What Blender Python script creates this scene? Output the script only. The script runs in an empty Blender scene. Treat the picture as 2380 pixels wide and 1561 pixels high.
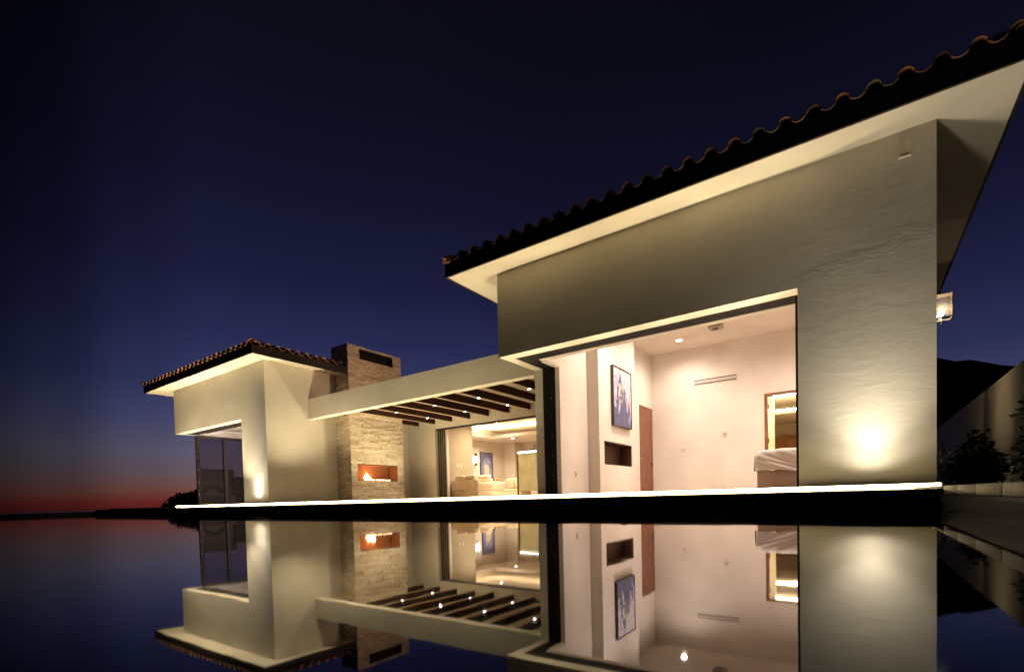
import bpy, math, random
from mathutils import Vector, Matrix
R = math.radians
random.seed(7)
scene = bpy.context.scene
COL = scene.collection

# ---------------------------------------------------------------- camera
CAMZ = 0.158
yaw, pitch, roll = R(35.176), R(-1.6655), R(1.4586)
fw = Vector((-math.sin(yaw), math.cos(yaw), 0)); rt = Vector((math.cos(yaw), math.sin(yaw), 0)); up = Vector((0, 0, 1))
fw2 = fw*math.cos(pitch) + up*math.sin(pitch); up2 = -fw*math.sin(pitch) + up*math.cos(pitch)
rc = rt*math.cos(roll) - up2*math.sin(roll); uc = rt*math.sin(roll) + up2*math.cos(roll)
cd = bpy.data.cameras.new("camera"); cam = bpy.data.objects.new("camera", cd); COL.objects.link(cam)
m = Matrix.Identity(4)
for i in range(3):
    m[i][0] = rc[i]; m[i][1] = uc[i]; m[i][2] = -fw2[i]
m[0][3], m[1][3], m[2][3] = 0, 0, CAMZ
cam.matrix_world = m
cd.sensor_fit = 'HORIZONTAL'; cd.sensor_width = 36
cd.lens = 1142.37/2380*36
cd.shift_x = 0.0; cd.shift_y = (1192.71-780.5)/2380
cd.clip_start = 0.02; cd.clip_end = 60000
scene.camera = cam

# ---------------------------------------------------------------- render / view
scene.render.engine = 'CYCLES'
scene.view_settings.view_transform = 'Standard'; scene.view_settings.look = 'None'
scene.view_settings.exposure = 0.0; scene.view_settings.gamma = 1.0
scene.cycles.use_denoising = True
scene.cycles.max_bounces = 7; scene.cycles.diffuse_bounces = 4; scene.cycles.glossy_bounces = 4
scene.cycles.transparent_max_bounces = 12
scene.cycles.sample_clamp_indirect = 6.0
scene.cycles.caustics_reflective = False; scene.cycles.caustics_refractive = False

# ---------------------------------------------------------------- dusk sky
w = bpy.data.worlds.new("World"); scene.world = w; w.use_nodes = True
nt = w.node_tree; nt.nodes.clear()
def wn(t, **k):
    n = nt.nodes.new(t)
    for a, b in k.items(): setattr(n, a, b)
    return n
def wmath(op, a, b=None, clamp=False):
    n = wn('ShaderNodeMath', operation=op); n.use_clamp = clamp
    for i, v in enumerate((a, b)):
        if v is None: continue
        if isinstance(v, (int, float)): n.inputs[i].default_value = v
        else: nt.links.new(v, n.inputs[i])
    return n.outputs[0]
def s2l(c):
    return tuple(((v/255.)/12.92 if v/255. <= .04045 else ((v/255.+.055)/1.055)**2.4) for v in c)
tc = wn('ShaderNodeTexCoord'); sep = wn('ShaderNodeSeparateXYZ')
nt.links.new(tc.outputs['Generated'], sep.inputs[0])
elev = wmath('DIVIDE', wmath('ARCSINE', sep.outputs[2]), math.pi/2)      # 0..1 = horizon..zenith
ramp = wn('ShaderNodeValToRGB'); nt.links.new(elev, ramp.inputs[0])
stops = [(0.0, (100, 33, 36)), (0.008, (118, 48, 42)), (0.020, (118, 76, 70)), (0.036, (108, 88, 95)), (0.060, (97, 94, 116)),
         (0.095, (74, 77, 117)), (0.135, (53, 58, 99)), (0.19, (39, 42, 79)), (0.25, (28, 29, 60)), (0.33, (19, 20, 43)), (0.43, (13, 13, 28)), (0.55, (10, 10, 18)), (1.0, (7, 7, 12))]
cr = ramp.color_ramp
while len(cr.elements) < len(stops): cr.elements.new(0.5)
for e, (p, c) in zip(cr.elements, stops):
    e.position = p; e.color = (*s2l(c), 1)
# azimuth, clockwise from the sunset point, in degrees -> falloff of the afterglow
az = wmath('SUBTRACT', wmath('MULTIPLY', wmath('ARCTAN2', sep.outputs[0], sep.outputs[1]), 180/math.pi), -62.0)
azn = wmath('ADD', wmath('DIVIDE', az, 180.0), 0.5, True)
r2 = wn('ShaderNodeValToRGB'); nt.links.new(azn, r2.inputs[0]); r2.color_ramp.interpolation = 'EASE'
fst = [(-80, .05), (-30, .08), (-20, .17), (-15.5, .32), (-10, .70), (-4, 1.0), (16, 1.0), (38, .84), (62, .70), (85, .62)]
while len(r2.color_ramp.elements) < len(fst): r2.color_ramp.elements.new(.5)
for e, (a_, v_) in zip(r2.color_ramp.elements, fst): e.position = a_/180+.5; e.color = (v_, v_, v_, 1)
fa = r2.outputs[0]
bg = wn('ShaderNodeBackground'); out = wn('ShaderNodeOutputWorld')
mul = wn('ShaderNodeVectorMath', operation='SCALE'); nt.links.new(ramp.outputs[0], mul.inputs[0]); nt.links.new(fa, mul.inputs['Scale'])
nt.links.new(mul.outputs[0], bg.inputs[0]); bg.inputs[1].default_value = 1.0
nt.links.new(bg.outputs[0], out.inputs[0])

# ================================================================ helpers
class MB:
    def __init__(s): s.v = []; s.f = []; s.m = []; s.sm = []; s.c = []
    def add(s, vs, fs, mi=0, smooth=False, c=0.5):
        b = len(s.v); s.v += [tuple(v) for v in vs]
        for f in fs: s.f.append(tuple(i+b for i in f)); s.m.append(mi); s.sm.append(smooth); s.c.append(c)
        return s
    def box(s, x0, x1, y0, y1, z0, z1, mi=0, c=0.5):
        vs = [(x0,y0,z0),(x1,y0,z0),(x1,y1,z0),(x0,y1,z0),(x0,y0,z1),(x1,y0,z1),(x1,y1,z1),(x0,y1,z1)]
        return s.add(vs, [(0,3,2,1),(4,5,6,7),(0,1,5,4),(1,2,6,5),(2,3,7,6),(3,0,4,7)], mi, False, c)
    def bev(s, x0, x1, y0, y1, z0, z1, r=.02, mi=0, c=.5):
        # box with chamfered vertical and horizontal edges
        import bmesh
        bm = bmesh.new(); bmesh.ops.create_cube(bm, size=1)
        for v in bm.verts:
            v.co = Vector(((x0+x1)/2+v.co.x*(x1-x0), (y0+y1)/2+v.co.y*(y1-y0), (z0+z1)/2+v.co.z*(z1-z0)))
        bmesh.ops.bevel(bm, geom=list(bm.edges), offset=r, segments=3, profile=.5, affect='EDGES')
        bm.verts.index_update()
        s.add([v.co[:] for v in bm.verts], [tuple(v.index for v in f.verts) for f in bm.faces], mi, True, c); bm.free(); return s
    def quad(s, a, b, c_, d, mi=0, c=.5): return s.add([a,b,c_,d], [(0,1,2,3)], mi, False, c)
    def tube(s, pts, r, n=8, mi=0, cap=True, c=.5):
        pts = [Vector(p) for p in pts]; rs = r if isinstance(r, (list, tuple)) else [r]*len(pts)
        vs = []
        for i, p in enumerate(pts):
            d = (pts[min(i+1, len(pts)-1)]-pts[max(i-1, 0)]).normalized()
            a = d.cross(Vector((0,0,1)));  a = d.cross(Vector((1,0,0))) if a.length < .1 else a
            a.normalize(); b = d.cross(a)
            for k in range(n):
                t = 2*math.pi*k/n; vs.append(p+(a*math.cos(t)+b*math.sin(t))*rs[i])
        fs = [(i*n+k, i*n+(k+1)%n, (i+1)*n+(k+1)%n, (i+1)*n+k) for i in range(len(pts)-1) for k in range(n)]
        if cap: fs += [tuple(range(n))[::-1], tuple((len(pts)-1)*n+k for k in range(n))]
        return s.add(vs, fs, mi, True, c)
    def lathe(s, cx, cy, prof, n=24, mi=0):
        vs = [(cx+r*math.cos(2*math.pi*k/n), cy+r*math.sin(2*math.pi*k/n), z) for r, z in prof for k in range(n)]
        fs = [(i*n+k, i*n+(k+1)%n, (i+1)*n+(k+1)%n, (i+1)*n+k) for i in range(len(prof)-1) for k in range(n)]
        return s.add(vs, fs, mi, True)
    def build(s, name, mats, parent=None):
        me = bpy.data.meshes.new(name)
        off = Vector((0,0,0)); q = parent
        while q is not None: off += q.location; q = q.parent
        me.from_pydata([(v[0]-off.x, v[1]-off.y, v[2]-off.z) for v in s.v], [], s.f)
        for mt in (mats if isinstance(mats, (list, tuple)) else [mats]): me.materials.append(mt)
        me.polygons.foreach_set('material_index', s.m); me.polygons.foreach_set('use_smooth', s.sm)
        at = me.attributes.new('tint', 'FLOAT', 'FACE'); at.data.foreach_set('value', s.c)
        me.update()
        o = bpy.data.objects.new(name, me); COL.objects.link(o)
        if parent is not None: o.parent = parent
        return o

def tag(o, label=None, cat=None, group=None, kind=None):
    if label: o['label'] = label
    if cat: o['category'] = cat
    if group: o['group'] = group
    if kind: o['kind'] = kind
    return o
def thing(name, label, cat, loc, group=None):
    o = bpy.data.objects.new(name, None); COL.objects.link(o); o.location = loc; o.empty_display_size = .2
    return tag(o, label, cat, group)
def boxes(*bs):
    mb = MB()
    for b in bs: mb.box(*b)
    return mb
def copy_tree(o, parent=None):
    c = o.copy(); COL.objects.link(c)
    if parent is not None: c.parent = parent
    for ch in list(o.children): copy_tree(ch, c)
    return c
def lamp(kind, name, loc, energy, color, parent=None, rot=(0,0,0), **k):
    l = bpy.data.lights.new(name, kind); l.energy = energy; l.color = color
    for a, b in k.items(): setattr(l, a, b)
    o = bpy.data.objects.new(name, l); COL.objects.link(o)
    off = Vector((0,0,0))
    if parent is not None: off = parent.location; o.parent = parent
    o.location = Vector(loc)-off; o.rotation_euler = rot
    return o

# ---------------------------------------------------------------- materials
def mat(name, color=(.5,.5,.5), rough=.6, metal=0., spec=.5, bump=None, var=None, emit=None, es=0., ior=1.45, coat=0., tint=None, scale2=None):
    """bump: (noise scale, strength, distance) ; var: (scale, amount) ; tint: list of colours picked by the face attribute"""
    mt = bpy.data.materials.new(name); mt.use_nodes = True; t = mt.node_tree; n = t.nodes; l = t.links
    b = n['Principled BSDF']; b.inputs['Base Color'].default_value = (*color, 1); b.inputs['Roughness'].default_value = rough
    b.inputs['Metallic'].default_value = metal; b.inputs['Specular IOR Level'].default_value = spec; b.inputs['IOR'].default_value = ior
    b.inputs['Coat Weight'].default_value = coat
    co = n.new('ShaderNodeTexCoord').outputs['Object']
    colout = None
    if tint:
        a = n.new('ShaderNodeAttribute'); a.attribute_name = 'tint'
        r = n.new('ShaderNodeValToRGB'); l.new(a.outputs['Fac'], r.inputs[0])
        while len(r.color_ramp.elements) < len(tint): r.color_ramp.elements.new(.5)
        for i, (e, c) in enumerate(zip(r.color_ramp.elements, tint)): e.position = i/(len(tint)-1); e.color = (*c, 1)
        colout = r.outputs[0]
    if var:
        nz = n.new('ShaderNodeTexNoise'); nz.inputs['Scale'].default_value = var[0]; nz.inputs['Detail'].default_value = 5; l.new(co, nz.inputs['Vector'])
        mr = n.new('ShaderNodeMapRange'); l.new(nz.outputs[0], mr.inputs[0]); mr.inputs[1].default_value = .3; mr.inputs[2].default_value = .7
        mr.inputs[3].default_value = 1-var[1]; mr.inputs[4].default_value = 1+var[1]*.6
        sc = n.new('ShaderNodeVectorMath'); sc.operation = 'SCALE'
        if colout is not None: l.new(colout, sc.inputs[0])
        else: sc.inputs[0].default_value = color
        l.new(mr.outputs[0], sc.inputs['Scale']); colout = sc.outputs[0]
    if colout is not None: l.new(colout, b.inputs['Base Color'])
    if bump:
        nz = n.new('ShaderNodeTexNoise'); nz.inputs['Scale'].default_value = bump[0]; nz.inputs['Detail'].default_value = 7; nz.inputs['Roughness'].default_value = .6
        if scale2:
            mp = n.new('ShaderNodeMapping'); mp.inputs['Scale'].default_value = scale2; l.new(co, mp.inputs[0]); l.new(mp.outputs[0], nz.inputs['Vector'])
        else: l.new(co, nz.inputs['Vector'])
        bp = n.new('ShaderNodeBump'); bp.inputs['Strength'].default_value = bump[1]; bp.inputs['Distance'].default_value = bump[2]
        l.new(nz.outputs[0], bp.inputs['Height']); l.new(bp.outputs[0], b.inputs['Normal'])
    if emit:
        b.inputs['Emission Color'].default_value = (*emit, 1); b.inputs['Emission Strength'].default_value = es
    return mt

WARM = (1.0, .78, .46); LEDC = (1.0, .80, .42); EAVE = (1.0, .81, .50); ROOMC = (1.0, .82, .69)
M = {}
def plaster(name, col, trowel=1.0, joint=False):
    """hand-trowelled stucco: fine grain plus sweeping ridges"""
    mt = bpy.data.materials.new(name); mt.use_nodes = True; t = mt.node_tree; n = t.nodes; l = t.links
    b = n['Principled BSDF']; b.inputs['Roughness'].default_value = .75; b.inputs['Specular IOR Level'].default_value = .25
    co = n.new('ShaderNodeTexCoord').outputs['Object']
    def noise(s, d, vec=co, dist=0.):
        z = n.new('ShaderNodeTexNoise'); z.inputs['Scale'].default_value = s; z.inputs['Detail'].default_value = d; z.inputs['Distortion'].default_value = dist
        l.new(vec, z.inputs['Vector']); return z.outputs[0]
    mp = n.new('ShaderNodeMapping'); mp.inputs['Scale'].default_value = (1., 1., 2.6); mp.inputs['Rotation'].default_value = (0, R(-14), 0); l.new(co, mp.inputs[0])
    big = noise(2.3, 6, mp.outputs[0], 1.2); fine = noise(26, 4); med = noise(7, 5, mp.outputs[0], .6)
    def mth(op, a, c):
        z = n.new('ShaderNodeMath'); z.operation = op
        for i, v in enumerate((a, c)):
            if isinstance(v, (int, float)): z.inputs[i].default_value = v
            else: l.new(v, z.inputs[i])
        return z.outputs[0]
    h = mth('ADD', mth('MULTIPLY', big, 1.0), mth('ADD', mth('MULTIPLY', med, .35), mth('MULTIPLY', fine, .10)))
    if joint:
        sp = n.new('ShaderNodeSeparateXYZ'); l.new(co, sp.inputs[0])
        line = mth('SUBTRACT', sp.outputs[2], mth('ADD', mth('MULTIPLY', sp.outputs[0], .2), mth('ADD', mth('MULTIPLY', big, .35), 2.15)))
        gs = mth('POWER', 2.718, mth('MULTIPLY', mth('MULTIPLY', line, line), -90.))
        xr = n.new('ShaderNodeMapRange'); l.new(sp.outputs[0], xr.inputs[0]); xr.inputs[1].default_value = 1.2; xr.inputs[2].default_value = 2.4
        h = mth('ADD', h, mth('MULTIPLY', mth('MULTIPLY', gs, xr.outputs[0]), mth('MULTIPLY', noise(9, 5, mp.outputs[0], 1.5), 1.6)))
    bp = n.new('ShaderNodeBump'); bp.inputs['Strength'].default_value = .55*trowel; bp.inputs['Distance'].default_value = .02; l.new(h, bp.inputs['Height']); l.new(bp.outputs[0], b.inputs['Normal'])
    mr = n.new('ShaderNodeMapRange'); l.new(noise(1.1, 6), mr.inputs[0]); mr.inputs[1].default_value = .3; mr.inputs[2].default_value = .7; mr.inputs[3].default_value = .90; mr.inputs[4].default_value = 1.06
    sc = n.new('ShaderNodeVectorMath'); sc.operation = 'SCALE'; sc.inputs[0].default_value = col; l.new(mr.outputs[0], sc.inputs['Scale']); l.new(sc.outputs[0], b.inputs['Base Color'])
    return mt
M['stucco'] = plaster('stucco_exterior', (.60, .56, .47), .3)
M['stucco_joint'] = plaster('stucco_facade', (.61, .57, .48), .36, True)
M['soffit'] = plaster('stucco_soffit', (.68, .62, .50), .25)
M['white'] = plaster('interior_plaster', (.77, .70, .63), .12)
M['cream'] = plaster('interior_cream', (.74, .65, .54), .12)
M['olive'] = plaster('interior_olive', (.38, .31, .19), .12)
M['black'] = mat('black_aluminium', (.014, .012, .012), .6, 0., spec=.25)
M['bronze'] = mat('bronze_frame', (.05, .04, .035), .4, .4)
M['fascia'] = mat('fascia_wood', (.022, .013, .010), .6, bump=(30, .3, .005), var=(6, .3))
M['rafter_under_lit'] = mat('rafter_underside_lit', (.34, .25, .16), .7, var=(5, .15))  # underside paler than the sides: light from below put into the colour
M['rafter'] = mat('rafter_wood', (.034, .013, .009), .85, spec=.15, bump=(18, .3, .004), var=(9, .3), scale2=(6, 1, 6))
M['tile'] = mat('clay_tile', rough=.75, var=(9, .25), bump=(40, .4, .004), tint=[(.08,.03,.018), (.44,.15,.05), (.24,.10,.05), (.50,.18,.06), (.12,.10,.08), (.30,.20,.09), (.08,.07,.06), (.46,.16,.06)])
M['stone'] = mat('ledgestone', rough=.85, bump=(22, .7, .012), var=(14, .22), tint=[(.42,.32,.22), (.62,.53,.39), (.70,.62,.48), (.54,.44,.31), (.66,.58,.44), (.48,.39,.28), (.72,.66,.54)])
M['dark'] = mat('dark_void', (.012, .010, .010), .8)
M['ledge'] = mat('pool_dark_tile', (.012, .011, .010), .55, spec=.2, bump=(60, .1, .002))
M['deck'] = mat('deck_stone', (.56, .48, .37), .6, bump=(20, .2, .004), var=(3, .15))
M['wood_door'] = mat('knotty_wood', (.25, .10, .05), .5, var=(5, .35), bump=(12, .2, .003), scale2=(5, 5, .7))
M['wood_cab'] = mat('cabinet_wood', (.30, .13, .04), .4, var=(4, .3))
M['niche'] = mat('niche_wood', (.085, .032, .018), .5, var=(6, .2))
M['linen'] = mat('white_linen', (.66, .60, .57), .85, bump=(160, .15, .002))
M['bedbase'] = mat('bed_base_fabric', (.38, .28, .23), .9, bump=(200, .3, .002))
M['sofa'] = mat('sofa_fabric', (.66, .52, .33), .9, bump=(140, .3, .003), var=(4, .08))
M['pillow_dark'] = mat('striped_pillow', (.10, .08, .07), .9)
M['metal'] = mat('dark_metal', (.03, .025, .02), .4, .8)
M['brass'] = mat('aged_brass', (.16, .09, .04), .4, .8)
M['floor'] = mat('interior_floor', (.50, .40, .30), .3, var=(2, .1))
M['coping'] = mat('wet_coping_stone', (.12, .095, .058), .5, spec=.05, bump=(35, .6, .008), var=(16, .3))
M['rock'] = mat('dark_hill', (.010, .010, .011), 1., spec=0.)
M['soil'] = mat('garden_soil', (.02, .015, .01), .95, bump=(30, .8, .02))
M['leaf'] = mat('leaf_green', rough=.55, tint=[(.012,.020,.008), (.022,.035,.010), (.040,.055,.012), (.016,.026,.009)])
M['leaf_dark'] = mat('scrub_leaf', rough=.7, tint=[(.008,.010,.006), (.014,.016,.009)])
M['flower'] = mat('orange_flower', (.75, .32, .03), .7)
M['plate'] = mat('white_plastic', (.58, .51, .46), .4)
M['grey'] = mat('grey_plastic', (.30, .26, .23), .5)
M['cloud'] = mat('patio_cushion', (.36, .33, .34), .9)
M['wicker'] = mat('dark_wicker', (.015, .012, .010), .8, bump=(90, .5, .004))
def emis(name, col, s): return mat(name, (0, 0, 0), .5, emit=col, es=s)
M['led'] = emis('led_strip', LEDC, 34)
M['bulb'] = emis('bulb_glow', (1, .88, .70), 40)
M['spotface'] = emis('downlight_glow', (1, .93, .82), 90)
M['cove'] = emis('cove_led', (1, .80, .48), 90)
M['fill_glow'] = emis('added_ceiling_glow', (1, .90, .84), 150)
M['bar'] = emis('white_light_bar', (1, .92, .72), 6)
M['flame'] = emis('flame', (1, .62, .30), 9)
M['flame_tip'] = emis('flame_tip', (1, .30, .07), 2.2)
M['firebrick'] = mat('firebox_brick', (.30, .13, .06), .8, bump=(20, .2, .004))
def glass(name, tint=(1, 1, 1), refl=.12, emit=None):
    mt = bpy.data.materials.new(name); mt.use_nodes = True; t = mt.node_tree; n = t.nodes; l = t.links; n.clear()
    tr = n.new('ShaderNodeBsdfTransparent'); tr.inputs[0].default_value = (*tint, 1)
    gl = n.new('ShaderNodeBsdfGlossy'); gl.inputs['Roughness'].default_value = .01; gl.inputs[0].default_value = (1, 1, 1, 1)
    fr = n.new('ShaderNodeFresnel'); fr.inputs[0].default_value = 1.5
    mx = n.new('ShaderNodeMixShader'); o = n.new('ShaderNodeOutputMaterial')
    l.new(fr.outputs[0], mx.inputs[0]); l.new(tr.outputs[0], mx.inputs[1]); l.new(gl.outputs[0], mx.inputs[2]); l.new(mx.outputs[0], o.inputs[0])
    return mt
M['glass'] = glass('window_glass', (.62, .58, .62))
M['lampglass'] = glass('lantern_glass', (.95, .93, .9))
_t = M['lampglass'].node_tree; _o = next(n for n in _t.nodes if n.type == 'OUTPUT_MATERIAL'); _m = next(n for n in _t.nodes if n.type == 'MIX_SHADER')
_tl = _t.nodes.new('ShaderNodeBsdfTranslucent'); _tl.inputs[0].default_value = (.9, .85, .75, 1); _m2 = _t.nodes.new('ShaderNodeMixShader'); _m2.inputs[0].default_value = .03
_t.links.new(_m.outputs[0], _m2.inputs[1]); _t.links.new(_tl.outputs[0], _m2.inputs[2]); _t.links.new(_m2.outputs[0], _o.inputs[0])

# water: almost still dark pool; mirror-like
def water_mat():
    mt = bpy.data.materials.new('pool_water'); mt.use_nodes = True; t = mt.node_tree; n = t.nodes; l = t.links; n.clear()
    df = n.new('ShaderNodeBsdfDiffuse'); df.inputs[0].default_value = (.004, .005, .008, 1)
    gl = n.new('ShaderNodeBsdfGlossy'); gl.inputs['Roughness'].default_value = .028; gl.inputs[0].default_value = (.95, .95, .97, 1)
    fr = n.new('ShaderNodeFresnel'); fr.inputs[0].default_value = 1.56
    co = n.new('ShaderNodeTexCoord').outputs['Object']
    nz = n.new('ShaderNodeTexNoise'); nz.inputs['Scale'].default_value = 3.0; nz.inputs['Detail'].default_value = 3; l.new(co, nz.inputs['Vector'])
    bp = n.new('ShaderNodeBump'); bp.inputs['Strength'].default_value = .035; bp.inputs['Distance'].default_value = .01
    l.new(nz.outputs[0], bp.inputs['Height']); l.new(bp.outputs[0], gl.inputs['Normal'])
    mx = n.new('ShaderNodeMixShader'); o = n.new('ShaderNodeOutputMaterial')
    l.new(fr.outputs[0], mx.inputs[0]); l.new(df.outputs[0], mx.inputs[1]); l.new(gl.outputs[0], mx.inputs[2]); l.new(mx.outputs[0], o.inputs[0])
    return mt
M['water'] = water_mat()
M['sea'] = mat('sea_water', (.004, .006, .010), .25, spec=.5, bump=(.02, .4, 3.))
M['mosaic'] = mat('wet_black_pool_wall', (.012, .010, .008), .45, spec=.03, bump=(60, .6, .006), scale2=(1, .5, 3))

def painting(name, kind):
    mt = bpy.data.materials.new(name); mt.use_nodes = True; t = mt.node_tree; n = t.nodes; l = t.links
    b = n['Principled BSDF']; b.inputs['Roughness'].default_value = .6
    uv = n.new('ShaderNodeTexCoord').outputs['Generated']; sp = n.new('ShaderNodeSeparateXYZ'); l.new(uv, sp.inputs[0])
    def mth(op, a, c=0.):
        z = n.new('ShaderNodeMath'); z.operation = op
        for i, v in enumerate((a, c)):
            if isinstance(v, (int, float)): z.inputs[i].default_value = v
            else: l.new(v, z.inputs[i])
        return z.outputs[0]
    def noise(s, d, dist=0., sc=(1, 1, 1)):
        mp = n.new('ShaderNodeMapping'); mp.inputs['Scale'].default_value = sc; l.new(uv, mp.inputs[0])
        z = n.new('ShaderNodeTexNoise'); z.inputs['Scale'].default_value = s; z.inputs['Detail'].default_value = d; z.inputs['Distortion'].default_value = dist; l.new(mp.outputs[0], z.inputs['Vector']); return z.outputs[0]
    def mix(f, a, c):
        z = n.new('ShaderNodeMix'); z.data_type = 'RGBA'; l.new(f, z.inputs[0])
        for i, v in ((6, a), (7, c)):
            if isinstance(v, tuple): z.inputs[i].default_value = (*v, 1)
            else: l.new(v, z.inputs[i])
        return z.outputs[2]
    def sstep(x, a, c):
        z = n.new('ShaderNodeMapRange'); z.interpolation_type = 'SMOOTHSTEP'; l.new(x, z.inputs[0]); z.inputs[1].default_value = a; z.inputs[2].default_value = c; return z.outputs[0]
    Y, Z = sp.outputs[1], sp.outputs[2]      # across, up
    if kind == 'splash':
        body = mth('SUBTRACT', mth('ADD', mth('MULTIPLY', noise(3.2, 7, 1.5, (1, 2, 1.1)), 1.5), -.18), mth('ADD', mth('MULTIPLY', Z, .62), mth('ABSOLUTE', mth('MULTIPLY', mth('SUBTRACT', Y, .42), .55))))
        blue = sstep(body, .02, .16); dark = sstep(mth('ADD', body, mth('MULTIPLY', noise(4, 6, 1., (1, 1.6, 1)), .35)), .31, .38)
        c = mix(blue, (.62, .56, .62), (.13, .17, .46)); c = mix(dark, c, (.10, .10, .20))
        wh = sstep(noise(6, 6, 2., (1, 2, .8)), .64, .70); c = mix(wh, c, (.55, .52, .62))
        r = mth('ADD', mth('POWER', mth('MULTIPLY', mth('SUBTRACT', Y, .45), 1.), 2.), mth('POWER', mth('MULTIPLY', mth('SUBTRACT', Z, .58), .8), 2.))
        yel = mth('MULTIPLY', sstep(r, .035, .008), sstep(noise(9, 5, 2., (1, 2, .7)), .54, .60)); c = mix(yel, c, (.62, .50, .22))
    else:
        r = mth('SQRT', mth('ADD', mth('POWER', mth('MULTIPLY', mth('SUBTRACT', Y, .52), 1.15), 2.), mth('POWER', mth('MULTIPLY', mth('MAXIMUM', mth('SUBTRACT', Z, .38), 0.), 1.05), 2.)))
        rr = mth('ADD', r, mth('MULTIPLY', mth('SUBTRACT', noise(2, 5, .5), .5), .14))
        ring = mth('MULTIPLY', sstep(rr, .20, .28), 1.0); st = sstep(noise(3.5, 6, 2.5), .46, .62)
        c = mix(ring, (.70, .60, .48), (.20, .21, .40)); c = mix(mth('MULTIPLY', mth('MULTIPLY', st, sstep(rr, .5, .36)), ring), c, (.55, .52, .58)); c = mix(sstep(rr, .44, .54), c, (.16, .15, .26))
    l.new(c, b.inputs['Base Color']); return mt
M['art1'] = painting('abstract_splash_canvas', 'splash'); M['art2'] = painting('abstract_arch_canvas', 'arch')

# ================================================================ SETTING
FL = .22                                   # deck / floor level
tag(boxes((-20.0, .53, -9, 5.27, -1.6, 0.0)).build('pool_water', M['water']), kind='structure')
tag(boxes((-20.3, -16.2, 5.27, 7.2, -1, .157), (-16.2, .93, 5.27, 7.17, -1, .157)).build('pool_ledge', M['ledge']), kind='structure')
tag(boxes((-20.3, -20.0, -9, 5.268, -1, .10), (-20.3, .6, -9.4, -9.002, -1, .10)).build('pool_rim', M['ledge']), kind='structure')
tag(boxes((-26, -19.28, 7.24, 17, -.8, FL-.03), (-19.26, .76, 7.215, 13.0, -.8, FL), (-13.8, -5.6, 13.0, 20, -.8, FL-.01)).build('terrace', M['deck']), kind='structure')
tag(boxes((.93, 2.5, 1.0, 40, -.8, .12)).build('planting_bed', M['soil']), kind='structure')
def grid_mesh(x0, x1, nx_, y0, y1, ny_, fz):
    mb = MB(); vs = []
    for j in range(ny_+1):
        for i in range(nx_+1):
            x = x0+(x1-x0)*i/nx_; y = y0+(y1-y0)*j/ny_; vs.append((x, y, fz(x, y)))
    fs = [(j*(nx_+1)+i, j*(nx_+1)+i+1, (j+1)*(nx_+1)+i+1, (j+1)*(nx_+1)+i) for j in range(ny_) for i in range(nx_)]
    return mb.add(vs, fs, 0, True)
def gz(x, y):
    z = -1.75
    d = max(0, -24-x, -14-y); z -= d*.45
    return max(z, -38.5)
tag(grid_mesh(-160, 160, 80, -120, 160, 80, gz).build('ground', M['soil']), kind='structure')
tag(MB().quad((-30000, -30000, -38), (30000, -30000, -38), (30000, 30000, -38), (-30000, 30000, -38)).build('sea', M['sea']), kind='structure')
# hill behind the garden wall (right of frame, hidden behind the bedroom wing on its left)
def hz(x, y):
    a = math.degrees(math.atan2(x, y)); d = math.hypot(x, y)
    if d < 165: return -2.0
    prof = 12.0-(a-5.8)*.34 if a > 0 else 14.0
    prof += .10*math.sin(a*1.7)+.10*math.sin(a*4.1+1)+.05*math.sin(a*11)
    if a < -14: prof *= max(0, 1-(-14-a)/10.)
    t = min(1, (d-165)/90.)
    return -2 + math.tan(R(max(prof, 0)))*250*(t**1.3)
mb = MB(); na, nr = 110, 14
vs = []
for j in range(nr+1):
    d = 165+92*j/nr
    for i in range(na+1):
        a = R(-34+100*i/na); x, y = d*math.sin(a), d*math.cos(a); vs.append((x, y, hz(x, y)))
fs = [(j*(na+1)+i, (j+1)*(na+1)+i, (j+1)*(na+1)+i+1, j*(na+1)+i+1) for j in range(nr) for i in range(na)]
tag(mb.add(vs, fs, 0, True).build('hill', M['rock']), kind='structure')

# ================================================================ roof builder
def tile_piece(mb, o, s_dir, t_dir, z_up, length, r0, r1, concave, thick, c, n=7):
    """barrel tile starting at o (lower end), running along t_dir (3D), arc across s_dir"""
    nrm = s_dir.cross(t_dir).normalized()
    if nrm.z < 0: nrm = -nrm
    sg = -1 if concave else 1
    vs = []
    for e, r in ((0, r0), (1, r1)):
        base = o+t_dir*length*e
        for ri in (r, r-thick):
            for k in range(n):
                a = math.pi*(.06+.88*k/(n-1)); vs.append(base+s_dir*(-math.cos(a)*ri)+nrm*(sg*(math.sin(a)*ri*.90-(r*.24))))
    fs = []
    for k in range(n-1):
        fs.append((k, k+1, 2*n+k+1, 2*n+k)); fs.append((n+k, 3*n+k, 3*n+k+1, n+k+1)); fs.append((k, n+k, n+k+1, k+1))
        fs.append((2*n+k, 2*n+k+1, 3*n+k+1, 3*n+k))
    fs.append((0, 2*n, 3*n, n)); fs.append((n-1, 2*n-1, 4*n-1, 3*n-1))
    mb.add(vs, fs, 0, True, c)
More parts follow.
